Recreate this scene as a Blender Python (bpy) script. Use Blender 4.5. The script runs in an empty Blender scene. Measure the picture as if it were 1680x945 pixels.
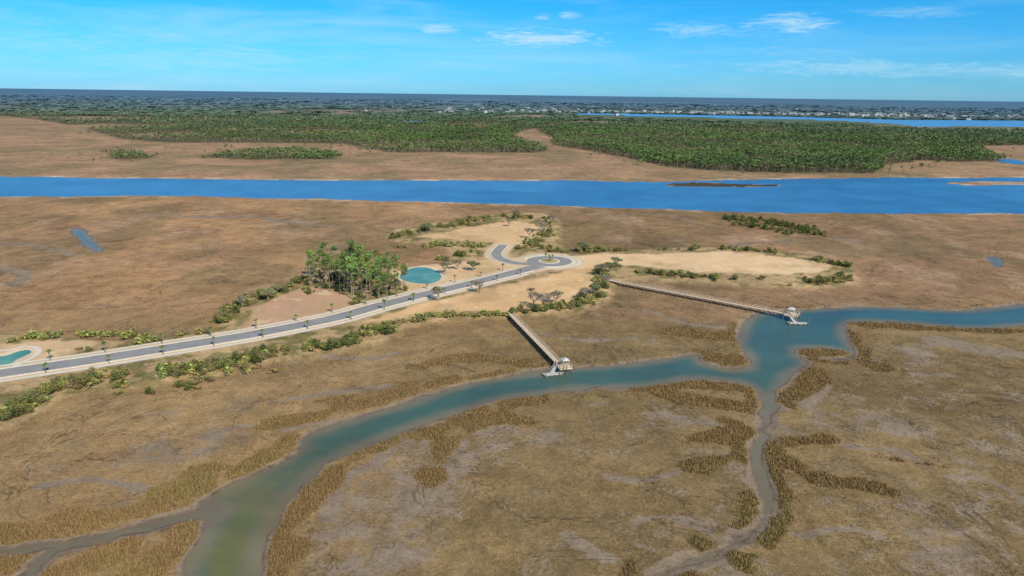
import bpy, math, random, numpy as np
from mathutils import Matrix, Vector
random.seed(7); rng=np.random.default_rng(7)
H=90.0; F=1120.0; CX,CY=840.0,472.5
pitch=math.atan((472.5-155)/1120); roll=math.radians(0.75)
R=Matrix.Rotation(math.pi/2-pitch,3,'X')@Matrix.Rotation(roll,3,'Z')
# layout helper: projects image pixel coordinates through the camera onto level ground, in metres
def P(px,py,z=0.0):
    d=R@Vector(((px-CX)/F,-(py-CY)/F,-1.0)); t=(z-H)/d.z
    return (d.x*t,d.y*t)
def PW(l,z=0.0): return np.array([P(a,b,z) for a,b in l])
scene=bpy.context.scene
COL=scene.collection
# ------------------------------------------------------------------ noise
def _h(ix,iy,s):
    n=(ix.astype(np.int64)*374761393+iy.astype(np.int64)*668265263+s*974711)&0xffffffff
    n=((n^(n>>13))*1274126177)&0xffffffff
    n=(n^(n>>16))&0xffffffff
    return n.astype(np.float64)/4294967295.0
def vn(x,y,s=0):
    x0=np.floor(x);y0=np.floor(y);fx=x-x0;fy=y-y0
    fx=fx*fx*(3-2*fx);fy=fy*fy*(3-2*fy)
    a=_h(x0,y0,s);b=_h(x0+1,y0,s);c=_h(x0,y0+1,s);d=_h(x0+1,y0+1,s)
    return (a+(b-a)*fx)*(1-fy)+(c+(d-c)*fx)*fy
def fbm(X,Y,size,o=4,s=0):
    r=0;a=.5;t=0;f=1.0/size
    for i in range(o):
        r=r+a*vn(X*f+17.3*i,Y*f-9.1*i,s+i);t+=a;a*=.5;f*=2.03
    return r/t
def ss(a,b,x):
    t=np.clip((x-a)/(b-a),0,1);return t*t*(3-2*t)
def mix(a,b,f):
    f=np.asarray(f)[:,None];return np.asarray(a)*(1-f)+np.asarray(b)*f
# ------------------------------------------------------------------ shapes
def smooth(pts,closed=False,n=4):
    p=np.asarray(pts,float);m=len(p);out=[]
    rngi=range(m) if closed else range(m-1)
    for i in rngi:
        if closed: a,b,c,d=p[(i-1)%m],p[i],p[(i+1)%m],p[(i+2)%m]
        else: a,b,c,d=p[max(i-1,0)],p[i],p[i+1],p[min(i+2,m-1)]
        for k in range(n):
            t=k/n
            out.append(.5*((2*b)+(-a+c)*t+(2*a-5*b+4*c-d)*t*t+(-a+3*b-3*c+d)*t**3))
    if not closed: out.append(p[-1])
    return np.array(out)
def sdf(poly,X,Y,margin=60,closed=True):
    out=np.full(X.shape,1e3)
    mn=poly.min(0)-margin;mx=poly.max(0)+margin
    idx=np.nonzero((X>mn[0])&(X<mx[0])&(Y>mn[1])&(Y<mx[1]))[0]
    if len(idx)==0:return out
    x=X[idx];y=Y[idx];best=np.full(x.shape,1e12);ins=np.zeros(x.shape,bool)
    m=len(poly)
    for i in range(m if closed else m-1):
        ax,ay=poly[i];bx,by=poly[(i+1)%m];dx,dy=bx-ax,by-ay;L=dx*dx+dy*dy
        if L<1e-9:continue
        t=np.clip(((x-ax)*dx+(y-ay)*dy)/L,0,1)
        ex=x-ax-t*dx;ey=y-ay-t*dy
        best=np.minimum(best,ex*ex+ey*ey)
        if closed and ay!=by:
            c=((ay>y)!=(by>y))&(x<(bx-ax)*(y-ay)/(by-ay)+ax)
            ins^=c
    d=np.sqrt(best)
    if closed:d=np.where(ins,-d,d)
    out[idx]=d
    return out
def poly(l,z=0,n=4): return smooth(PW(l,z),True,n)
def line(l,z=0,n=4): return smooth(PW(l,z),False,n)
CREEK=poly([(296,990),(303,945),(312,915),(333,880),(339,852),(333,838),(345,818),(392,790),(442,768),(490,740),(499,718),(560,694),(640,670),(700,650),(750,634),(800,624),(860,614),(905,606),(950,604),(1010,599),(1080,591),(1138,581),(1150,594),(1190,605),(1226,603),(1230,590),(1213,566),(1218,545),(1226,526),(1248,515),(1290,510),(1340,508),(1420,504),(1500,507),(1570,510),(1640,505),(1690,499),(1850,490),
 (1850,528),(1690,533),(1620,538),(1560,536),(1480,529),(1405,527),(1386,535),(1388,555),(1402,575),(1398,588),(1360,590),(1310,583),(1325,596),(1298,614),(1288,628),(1274,642),(1268,660),(1278,668),(1262,680),
 (1248,680),(1254,668),(1247,645),(1225,632),(1180,624),(1130,622),(1090,630),(1040,635),(960,638),(900,645),(850,651),(800,661),(740,681),(680,701),(640,716),(600,731),(560,750),(532,762),(512,783),(490,800),(470,822),(455,850),(436,880),(430,910),(422,945),(418,990)])
TRIB=line([(1256,676),(1258,692),(1248,706),(1254,716),(1243,730),(1243,760),(1254,800),(1258,840)])
TRIB2=line([(1258,838),(1240,868),(1190,900),(1150,918),(1110,932),(1060,955)])
BR1=line([(352,840),(280,854),(200,873),(140,888),(95,902),(65,922),(45,950),(30,990)])
BR2=line([(130,890),(60,899),(0,904),(-80,915)])
ISL1=poly([(1308,574),(1345,570),(1385,576),(1398,584),(1370,589),(1320,588)])
RIVER=poly([(-400,288),(0,291),(150,292),(300,294),(560,296),(700,297),(900,297),(1090,299),(1180,296),(1350,293),(1440,292),(1540,292),(1700,291),(2100,288),(2100,352),(1680,351),(1400,350),(1250,349),(1100,344),(1000,341),(860,335),(700,330),(560,327),(400,324),(200,321),(0,322),(-400,322)])
ISL2=poly([(1092,303),(1130,299),(1200,301),(1280,303),(1272,307),(1180,307),(1110,306)])
ISL3=poly([(1550,301),(1600,298),(1700,298),(1900,298),(1900,305),(1700,304),(1600,304)])
BAY=PW([(930,185.8),(1100,187.7),(1300,191.6),(1480,196.5),(1700,198),(2300,200),(2300,211),(1700,207.5),(1500,207),(1470,203),(1360,196.8),(1250,194.6),(1100,190.8),(960,187.8)])
POOLS=[poly(p) for p in ([(120,378),(133,377),(150,392),(166,408),(160,412),(140,402),(126,390)],
  [(1632,262),(1650,261),(1700,268),(1700,271),(1650,267)],
  [(1618,420),(1640,424),(1645,436),(1630,437),(1624,428)],
  [(620,196),(700,197),(690,199),(630,198)])]
STREAK=[(line(l),w) for l,w in (([(250,352),(330,357),(420,356),(470,366),(560,372)],3.0),([(0,440),(40,452),(20,470)],2.5),([(0,215),(60,222),(140,225)],8),([(0,400),(60,405),(120,418)],1.8),([(1000,360),(1080,352),(1160,372)],1.6),([(1195,405),(1240,400),(1300,396)],2.5),([(1370,392),(1400,395)],4.5),([(1550,562),(1600,572),(1645,580)],7.0))]
UPL=poly([(-90,700),(50,688),(110,645),(250,630),(400,604),(520,582),(640,553),(700,528),(840,518),(960,508),(1005,485),(1015,464),(1080,460),(1240,470),(1395,467),(1402,440),(1370,425),(1250,408),(1100,405),(1000,412),(925,410),(917,357),(850,347),(770,357),(650,375),(640,392),(720,405),(740,425),(650,438),(560,440),(500,448),(485,470),(420,478),(370,500),(355,535),(400,548),(300,558),(100,553),(-90,552)],1.2)
LOTS=[poly(p,1.2) for p in (
 [(408,522),(425,500),(460,486),(505,470),(555,482),(620,503),(568,517),(500,530),(430,548)],
 [(600,529),(640,514),(700,496),(800,474),(900,452),(960,435),(990,426),(978,448),(968,472),(944,490),(900,502),(840,511),(760,510),(690,514),(640,524)],
 [(640,443),(700,433),(800,426),(852,424),(866,438),(800,454),(745,466),(690,478),(655,474),(648,458)],
 [(686,389),(740,379),(800,367),(845,363),(880,370),(872,388),(850,404),(825,420),(812,404),(800,396),(750,393)],
 [(925,423),(1000,417),(1060,417),(1180,413),(1260,419),(1340,430),(1362,442),(1290,450),(1180,448),(1080,440),(1000,434),(950,440)],
 [(-40,568),(60,562),(142,556),(148,570),(84,587),(50,605),(0,608),(-60,609)])]
POND1=poly([(660,449),(676,440),(700,439),(720,447),(722,458),(704,465),(674,463),(656,456)],1.0)
POND2=poly([(-50,588),(5,584),(28,577),(46,574),(50,579),(28,589),(8,600),(-50,604)],1.0)
ROADC=line([(-330,668),(-150,639),(0,613),(150,591),(300,567),(400,551),(500,532),(560,519),(620,502),(700,482),(780,463),(840,448),(884,436.5)],1.2,6)
ROADB=line([(884,433),(850,432),(826,427),(814,419),(817,411),(826,402)],1.2,6)
PATH=line([(-60,577),(10,575),(40,569),(62,572),(60,582),(38,594),(20,603)],1.2,6)
CDS=np.array(P(901,428.5,1.2))
MUDP=[poly(p) for p in (
 [(640,700),(720,690),(800,678),(880,690),(975,688),(990,712),(920,735),(860,760),(800,800),(760,880),(700,990),(500,990),(440,960),(445,890),(480,850),(520,810),(580,765)],
 [(1100,705),(1150,695),(1225,690),(1235,730),(1180,735),(1120,760),(1060,790),(1050,770),(1110,735)],
 [(1340,610),(1365,600),(1355,640),(1340,680),(1300,690),(1285,680),(1320,660)],
 [(1180,905),(1250,870),(1290,930),(1300,990),(1060,990),(1090,945)],
 [(1380,660),(1480,680),(1600,700),(1560,740),(1420,720)],[(1440,850),(1560,840),(1690,880),(1690,990),(1440,990)],
 [(300,700),(420,690),(400,740),(250,780),(120,770)],[(1450,560),(1560,575),(1550,610),(1460,600)])]
MUDL=[(line(l),w) for l,w in (
 ([(1256,676),(1260,692),(1248,708),(1262,718),(1244,732),(1244,760),(1256,800),(1262,840),(1238,868),(1190,900),(1110,935),(1060,960)],2.9),
 ([(1230,735),(1170,755),(1110,775),(1060,790),(1000,785)],1.4),
 ([(800,668),(792,700),(745,745),(730,790)],1.4),([(1185,700),(1120,690),(1060,680)],1.),
 ([(1345,610),(1352,640),(1320,665),(1275,672)],1.6),([(1398,560),(1440,595),(1500,615),(1560,618)],1.),
 ([(690,650),(640,635),(560,645),(480,655)],1.),([(545,690),(470,705),(400,700),(330,720)],1.),([(300,835),(220,800),(140,790),(60,800)],1.),
 ([(1240,540),(1190,540),(1120,530),(1060,510)],1.),([(1270,700),(1330,720),(1400,735),(1480,740)],1.),([(1090,945),(1000,920),(930,880)],1.),
 ([(640,715),(620,760),(560,790),(540,850)],2.),([(440,800),(380,820),(350,840)],2.2),([(345,845),(280,857),(200,873),(140,888),(95,902),(65,922),(45,950)],2.8),
 ([(1480,740),(1540,780),(1620,790),(1690,830)],1.0),([(870,545),(960,560),(1040,555)],1.0),([(520,585),(600,590),(660,580)],1.0),
 ([(1190,900),(1150,870),(1090,850),(1040,860)],1.0),([(1250,860),(1310,880),(1380,870),(1440,880)],1.1))]
TALL=[(line(l),w) for l,w in (
 ([(110,862),(200,846),(280,812),(322,797)],4.2),([(392,778),(440,745),(488,722)],3.0),([(318,777),(372,770)],3.0),([(432,703),(480,690),(545,677),(562,660)],2.8),
 ([(590,668),(640,652),(672,634)],3.2),([(690,604),(760,590),(862,596)],3.2),([(712,632),(748,622)],3.),([(438,925),(445,895),(462,868)],2.6),([(452,935),(480,900)],2.4),
 ([(476,860),(486,828),(524,790)],2.8),([(520,812),(550,775),(568,757)],2.4),([(585,745),(640,722)],2.0),([(670,716),(720,705),(790,672)],2.2),([(800,692),(872,692)],2.8),([(826,664),(892,655)],2.8),([(706,792),(716,765),(738,728),(790,700)],2.2),
 ([(1052,637),(1130,655),(1250,672)],3.6),([(1250,662),(1230,640),(1150,634),(1100,637)],3.4),([(1105,545),(1205,556)],5),([(1150,584),(1222,596)],4.),
 ([(1130,772),(1215,748)],2.8),([(1150,722),(1225,706)],3.0),([(1258,735),(1300,762),(1350,787),(1440,803)],2.6),([(1262,760),(1275,820)],1.8),([(1275,655),(1322,640),(1340,612)],3.4),([(1312,579),(1390,581)],3.2),
 ([(1392,545),(1408,590),(1480,612)],2.2),([(1395,532),(1520,540),(1680,545)],2.8),([(240,940),(285,895),(325,857)],4.0),([(-20,935),(70,907)],3.6),([(70,950),(200,907)],2.8),
 ([(0,880),(60,885)],3.4),([(1150,890),(1160,895)],2.2),([(1215,918),(1235,915)],2.6),([(1190,690),(1215,700)],2.6),([(1300,730),(1350,722)],1.8),([(1480,760),(1560,770)],1.4))]
FOR=[PW(p) for p in (
 [(905,238),(960,246),(1000,254),(1080,268),(1100,275),(1180,281),(1300,285),(1430,284),(1445,272),(1500,264),(1640,266),(1610,252),(1595,240),(1680,238),(2100,236),(2100,219),(1700,217),(1500,214),(1400,207),(1000,203),(940,205),(880,213),(905,225)],
 [(-600,190),(0,190),(60,196),(120,206),(150,214),(200,228),(270,234),(440,235),(560,236),(600,244),(650,250),(760,250),(880,251),(905,246),(860,236),(840,226),(850,216),(900,206),(940,202),(940,194),(600,189),(200,186),(-600,183)],
 [(330,258),(400,262),(555,262),(548,252),(500,246),(400,247)],[(172,260),(210,262),(246,259),(240,250),(190,249)])]
CLR=[PW(p) for p in ([(60,206),(200,203),(330,206),(260,210),(120,213)],[(380,216),(520,213),(600,216),(480,221)],[(640,205),(760,203),(840,207),(740,210)],[(1130,213),(1300,211),(1380,214),(1240,217)],[(870,200),(1000,198),(1080,200),(960,203)],[(590,236),(680,238),(700,243),(610,241)],[(0,192),(200,191),(330,194),(150,197)],[(860,228),(905,226),(915,236),(880,238)],[(200,220),(300,218),(340,223),(240,225)])]
def fields(X,Y):
    d=np.hypot(X,Y);r={}
    nn=fbm(X,Y,7,4,3);nr=fbm(X,Y,55,4,9)
    s=sdf(CREEK,X,Y)
    s=np.minimum(s,sdf(BR1,X,Y,closed=False)-1.2);s=np.minimum(s,sdf(BR2,X,Y,closed=False)-.5)
    s=np.maximum(s,-sdf(ISL1,X,Y))
    s=np.minimum(s,sdf(TRIB,X,Y,closed=False)-0.6);s=np.minimum(s,sdf(TRIB2,X,Y,closed=False)+0.1)
    s=s+(nn-.5)*3.4
    rv=sdf(RIVER,X,Y,400);rv=np.maximum(rv,-sdf(ISL2,X,Y));rv=np.maximum(rv,-sdf(ISL3,X,Y));r['isl2']=sdf(ISL2,X,Y,30)
    rv=rv+(nr-.5)*16+(nn-.5)*6;r['rv']=rv
    s=np.minimum(s,rv)
    for q in POOLS: s=np.minimum(s,sdf(q,X,Y)+(nn-.5)*4*(d/400))
    s=np.minimum(s,sdf(BAY,X,Y,3000))
    U=sdf(UPL,X,Y)+(nn-.5)*6
    rd=np.minimum(sdf(ROADC,X,Y,closed=False),sdf(ROADB,X,Y,closed=False)+1.5)
    rd=np.minimum(rd,np.abs(np.hypot(X-CDS[0],Y-CDS[1])-0)-11)
    U=np.minimum(U,rd-14)
    up=ss(2,-3,U)
    z=np.where(s<0,np.maximum(-1.5,s*.22),np.minimum(.35,s*.13))+np.where(s>2,(fbm(X,Y,9,3,21)-.5)*.25,0)
    z=np.where(d>900,np.minimum(z,0.6)*1.0,z)
    z=z*(1-up)+1.2*up
    pd=np.minimum(sdf(POND1,X,Y),sdf(POND2,X,Y))
    z=np.where(pd<1.5,1.2-np.clip((1.5-pd)*.16,0,.9),z)
    r.update(s=s,U=U,rd=rd,up=up,z=z,pd=pd,d=d,nn=nn);return r
# ------------------------------------------------------------------ mesh builder
class MB:
    def __init__(s): s.v=[];s.f=[];s.c=[];s.m=[];s.n=0
    def add(s,v,f,c=(.5,.5,.5),m=0):
        v=np.asarray(v,float).reshape(-1,3);f=np.asarray(f,np.int64)
        s.v.append(v);s.f.append(f+s.n);s.n+=len(v)
        c=np.asarray(c,float)
        if c.ndim==1:c=np.tile(c,(len(f),1))
        s.c.append(c);s.m.append(np.full(len(f),m,np.int32))
    def box(s,x0,x1,y0,y1,z0,z1,c=(.5,.5,.5),m=0):
        v=[(x0,y0,z0),(x1,y0,z0),(x1,y1,z0),(x0,y1,z0),(x0,y0,z1),(x1,y0,z1),(x1,y1,z1),(x0,y1,z1)]
        s.add(v,[(0,3,2,1),(4,5,6,7),(0,1,5,4),(1,2,6,5),(2,3,7,6),(3,0,4,7)],c,m)
    def cone(s,p0,p1,r0,r1,k=6,c=(.2,.15,.1),m=0):
        p0=np.array(p0,float);p1=np.array(p1,float);d=p1-p0;d/=max(np.linalg.norm(d),1e-6)
        a=np.cross(d,(0,0,1) if abs(d[2])<.9 else (1,0,0));a/=np.linalg.norm(a);b=np.cross(d,a)
        t=np.arange(k)*2*math.pi/k
        ring=np.cos(t)[:,None]*a+np.sin(t)[:,None]*b
        v=np.vstack([p0+ring*r0,p1+ring*r1])
        i=np.arange(k);j=(i+1)%k
        s.add(v,np.stack([i,j,j+k,i+k],1),c,m)
        s.add(v[k:],[tuple(range(k))] if k==4 else np.stack([np.zeros(k-2,int),np.arange(1,k-1),np.arange(2,k)],1),c,m)
    def leaves(s,cen,size,c,m=0,flat=0.0):
        n=len(cen);a=rng.normal(size=(n,3));b=rng.normal(size=(n,3))
        a[:,2]*=(1-flat);b[:,2]*=(1-flat)
        a/=np.linalg.norm(a,axis=1)[:,None];b-=a*(a*b).sum(1)[:,None];b/=np.linalg.norm(b,axis=1)[:,None]
        size=np.broadcast_to(np.asarray(size,float),(n,))[:,None]
        a=a*size*.5;b=b*size*.32
        v=np.stack([cen-a,cen-b,cen+a,cen+b],1).reshape(-1,3)
        s.add(v,np.arange(4*n).reshape(n,4),c,m)
    def build(s,name,mats,shade=False):
        v=np.vstack(s.v);me=bpy.data.meshes.new(name)
        lt=np.concatenate([np.full(len(f),f.shape[1],np.int32) for f in s.f])
        lv=np.concatenate([f.ravel() for f in s.f]).astype(np.int32)
        ls=np.concatenate([[0],np.cumsum(lt)[:-1]]).astype(np.int32)
        me.vertices.add(len(v));me.vertices.foreach_set('co',v.astype(np.float32).ravel())
        me.loops.add(len(lv));me.loops.foreach_set('vertex_index',lv)
        me.polygons.add(len(lt));me.polygons.foreach_set('loop_start',ls)
        for m in mats:me.materials.append(m)
        me.polygons.foreach_set('material_index',np.concatenate(s.m))
        me.update(calc_edges=True)
        me.polygons.foreach_set('use_smooth',np.full(len(lt),bool(shade)))
        c=np.vstack(s.c);a=me.attributes.new('Col','FLOAT_COLOR','FACE')
        a.data.foreach_set('color',np.hstack([c,np.ones((len(c),1))]).astype(np.float32).ravel())
        return me
def obj(name,me,parent=None,label=None,cat=None,group=None,kind=None,loc=None,rotz=None,scale=None):
    o=bpy.data.objects.new(name,me);COL.objects.link(o)
    if parent:o.parent=parent
    if label:o['label']=label
    if cat:o['category']=cat
    if group:o['group']=group
    if kind:o['kind']=kind
    if loc is not None:o.location=loc
    if rotz is not None:o.rotation_euler=(0,0,rotz)
    if scale is not None:o.scale=scale if hasattr(scale,'__len__') else (scale,)*3
    return o
# ------------------------------------------------------------------ materials
def newmat(n):
    m=bpy.data.materials.new(n);m.use_nodes=True;nt=m.node_tree
    return m,nt,nt.nodes['Principled BSDF']
def nd(nt,t,ins=None,**k):
    x=nt.nodes.new(t)
    for a,b in k.items():setattr(x,a,b)
    if ins:
        for a,b in ins.items():
            if hasattr(b,'is_output') : nt.links.new(b,x.inputs[a])
            else:x.inputs[a].default_value=b
    return x
def noise(nt,vec,scale,det=4,rough=.55,dist=0):
    return nd(nt,'ShaderNodeTexNoise',{'Vector':vec,'Scale':scale,'Detail':det,'Roughness':rough,'Distortion':dist}).outputs[0]
def mr(nt,v,a,b,c,d,smooth=False):
    x=nd(nt,'ShaderNodeMapRange',{0:v,1:a,2:b,3:c,4:d})
    if smooth:x.interpolation_type='SMOOTHSTEP'
    return x.outputs[0]
def ma(nt,op,a,b=0.0,c=0.0):
    return nd(nt,'ShaderNodeMath',{0:a,1:b,2:c},operation=op).outputs[0]
def mx(nt,f,a,b,blend='MIX'):
    x=nt.nodes.new('ShaderNodeMix');x.data_type='RGBA';x.blend_type=blend
    for k,v in ((0,f),(6,a),(7,b)):
        if hasattr(v,'is_output'):nt.links.new(v,x.inputs[k])
        else:x.inputs[k].default_value=v if k==0 else ((*v,1) if len(v)==3 else v)
    return x.outputs[2]
def scalecol(nt,col,f): # multiply colour by scalar
    return nd(nt,'ShaderNodeVectorMath',{0:col,'Scale':f},operation='SCALE').outputs[0]
# ground
gm,nt,bs=newmat('marsh_ground')
tc=nd(nt,'ShaderNodeTexCoord').outputs['Object']
ac=nd(nt,'ShaderNodeAttribute',attribute_name='Col').outputs['Color']
mk=nd(nt,'ShaderNodeAttribute',attribute_name='Mask').outputs['Color']
sp=nd(nt,'ShaderNodeSeparateColor',{0:mk})
mud,tall,calm=sp.outputs[0],sp.outputs[1],sp.outputs[2]
nb=noise(nt,tc,.018,4,.6,.6);nm=noise(nt,tc,.13,6,.66,.5);nf=noise(nt,tc,1.3,4,.72);nl=noise(nt,tc,.045,5,.55,1.2)
nmud=noise(nt,tc,.07,7,.72,.4);nd2=noise(nt,tc,.022,5,.6,1.6)
amp=mr(nt,calm,0,1,1,.3);wild=mr(nt,calm,0,.5,1,0)
def cen(v,lo,hi): return ma(nt,'ADD',1.0,ma(nt,'MULTIPLY',amp,mr(nt,v,.28,.72,lo-1,hi-1)))
c=scalecol(nt,ac,cen(nb,.74,1.27));c=scalecol(nt,c,cen(nm,.70,1.30));c=scalecol(nt,c,cen(nf,.64,1.38))
olf=ma(nt,'MULTIPLY',mr(nt,nmud,.46,.64,0,.55),amp)
c=mx(nt,olf,c,mx(nt,1.0,c,(.76,.78,.70),'MULTIPLY'))
ridge=mr(nt,ma(nt,'ABSOLUTE',ma(nt,'SUBTRACT',nl,.5)),.0,.014,.55,0)
ridge=ma(nt,'MULTIPLY',ridge,wild)
mudsum=ma(nt,'ADD',ma(nt,'ADD',mud,ma(nt,'MULTIPLY',mr(nt,nmud,.3,.7,-.45,.45),mr(nt,calm,0,.6,1,0))),ma(nt,'MULTIPLY',ridge,.5))
mudsum=ma(nt,'ADD',mudsum,ma(nt,'ADD',mr(nt,nf,.3,.7,-.22,.22),mr(nt,nm,.3,.7,-.12,.12)))
mf=ma(nt,'MULTIPLY',mr(nt,mudsum,.38,.72,0,1,True),mr(nt,calm,0,.6,1,0))
mudc=mx(nt,mr(nt,nm,.35,.65,0,1),(.20,.145,.098),(.30,.222,.152))
mudc=scalecol(nt,mudc,mr(nt,nf,.3,.7,.78,1.22))
c=mx(nt,mf,c,mudc)
dk=mr(nt,ma(nt,'ABSOLUTE',ma(nt,'SUBTRACT',nd2,.52)),.0,.010,.5,0)
c=scalecol(nt,c,ma(nt,'SUBTRACT',1.0,ma(nt,'MULTIPLY',ma(nt,'MULTIPLY',dk,wild),mr(nt,tall,0,.5,.9,0))))
tf=mr(nt,ma(nt,'ADD',tall,mr(nt,nm,.3,.7,-.4,.4)),.35,.7,0,1,True)
tallc=mx(nt,mr(nt,nf,.35,.65,0,1),(.125,.08,.034),(.25,.165,.07))
c=mx(nt,ma(nt,'MULTIPLY',tf,.85),c,tallc)
wet=nd(nt,'ShaderNodeAttribute',attribute_name='Wet').outputs['Fac']
c=scalecol(nt,c,mr(nt,wet,0,1,1,.62))
nt.links.new(c,bs.inputs['Base Color']);nt.links.new(mr(nt,wet,0,1,.95,.6),bs.inputs['Roughness'])
bs.inputs['Specular IOR Level'].default_value=.1
hgt=ma(nt,'ADD',ma(nt,'MULTIPLY',nf,.4),ma(nt,'MULTIPLY',nm,1.0))
bp=nd(nt,'ShaderNodeBump',{'Height':hgt,'Distance':1.0,'Strength':mr(nt,calm,0,1,.5,.12)})
nt.links.new(bp.outputs[0],bs.inputs['Normal'])
# water
wm,nt,bs=newmat('tidal_water')
tc=nd(nt,'ShaderNodeTexCoord').outputs['Object']
ac=nd(nt,'ShaderNodeAttribute',attribute_name='Col').outputs['Color']
mpw=nd(nt,'ShaderNodeMapping',{'Vector':tc,'Scale':(.35,1.8,1)}).outputs[0]
c=scalecol(nt,ac,ma(nt,'MULTIPLY',mr(nt,noise(nt,tc,.03,5,.6,.5),.3,.7,.8,1.2),mr(nt,noise(nt,mpw,.02,6,.7,.8),.3,.7,.85,1.15)))
nt.links.new(c,bs.inputs['Base Color']);bs.inputs['Roughness'].default_value=.28;bs.inputs['IOR'].default_value=1.33
mp=nd(nt,'ShaderNodeMapping',{'Vector':tc,'Scale':(1,1.6,1)}).outputs[0]
bp=nd(nt,'ShaderNodeBump',{'Height':noise(nt,mp,.7,5,.65),'Distance':.35,'Strength':.5});nt.links.new(bp.outputs[0],bs.inputs['Normal'])
pm,nt,bs=newmat('pond_water')
tc=nd(nt,'ShaderNodeTexCoord').outputs['Object']
c=mx(nt,mr(nt,noise(nt,tc,.12,3),.4,.6,0,1),(.07,.22,.15),(.13,.30,.20));nt.links.new(c,bs.inputs['Base Color']);bs.inputs['Roughness'].default_value=.25
def folmat(n,rough=.75):
    m,nt,bs=newmat(n)
    ac=nd(nt,'ShaderNodeAttribute',attribute_name='Col').outputs['Color']
    rd=nd(nt,'ShaderNodeObjectInfo').outputs['Random']
    c=scalecol(nt,ac,mr(nt,rd,0,1,.72,1.25))
    hs=nd(nt,'ShaderNodeHueSaturation',{'Color':c,'Hue':mr(nt,ma(nt,'FRACT',ma(nt,'MULTIPLY',rd,7.3)),0,1,.47,.515)})
    nt.links.new(hs.outputs[0],bs.inputs['Base Color']);bs.inputs['Roughness'].default_value=rough;bs.inputs['Specular IOR Level'].default_value=.2
    return m
fol=folmat('foliage');bark=folmat('bark',.9)
def vcmat(n):
    m,nt,bs=newmat(n);ac=nd(nt,'ShaderNodeAttribute',attribute_name='Col').outputs['Color']
    nt.links.new(ac,bs.inputs['Base Color']);bs.inputs['Roughness'].default_value=.9;bs.inputs['Specular IOR Level'].default_value=.1;return m
grassm=vcmat('marsh_grass_blades');folmass=vcmat('woodland_foliage')
def plain(n,col,var=.25,sc=2.0,rough=.8,bump=0):
    m,nt,bs=newmat(n);tc=nd(nt,'ShaderNodeTexCoord').outputs['Object']
    f=noise(nt,tc,sc,6,.65)
    c=mx(nt,mr(nt,f,.3,.7,0,1),tuple(x*(1-var) for x in col),tuple(min(1,x*(1+var)) for x in col))
    nt.links.new(c,bs.inputs['Base Color']);bs.inputs['Roughness'].default_value=rough
    if bump:
        b=nd(nt,'ShaderNodeBump',{'Height':f,'Distance':bump});nt.links.new(b.outputs[0],bs.inputs['Normal'])
    return m
asph=plain('asphalt',(.255,.24,.225),.15,.25,.95);conc=plain('concrete',(.66,.57,.45),.12,.6,.85)
def plank(n,col):
    m,nt,bs=newmat(n);tc=nd(nt,'ShaderNodeTexCoord').outputs['Object']
    w=nd(nt,'ShaderNodeTexWave',{'Vector':tc,'Scale':1.1,'Distortion':0.3,'Detail':1},bands_direction='Y').outputs[1]
    f=ma(nt,'ADD',ma(nt,'MULTIPLY',w,.35),noise(nt,tc,.9,5))
    c=mx(nt,mr(nt,f,.35,1.0,0,1),tuple(x*.72 for x in col),tuple(x*1.2 for x in col))
    nt.links.new(c,bs.inputs['Base Color']);bs.inputs['Roughness'].default_value=.85;return m
deckm=plank('weathered_deck_planks',(.70,.55,.38));railm=plain('weathered_timber',(.64,.48,.32),.25,1.5);pilem=plain('piling_timber',(.20,.14,.095),.35,1.0)
roofm=plain('pale_metal_roof',(.52,.52,.52),.08,.8,.6);housem=plain('house_wall',(.56,.55,.54),.1,.1);hroof=plain('house_roof',(.25,.26,.29),.2,.1)
floatm=plain('floating_dock_deck',(.48,.45,.41),.12,1.0)
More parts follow.
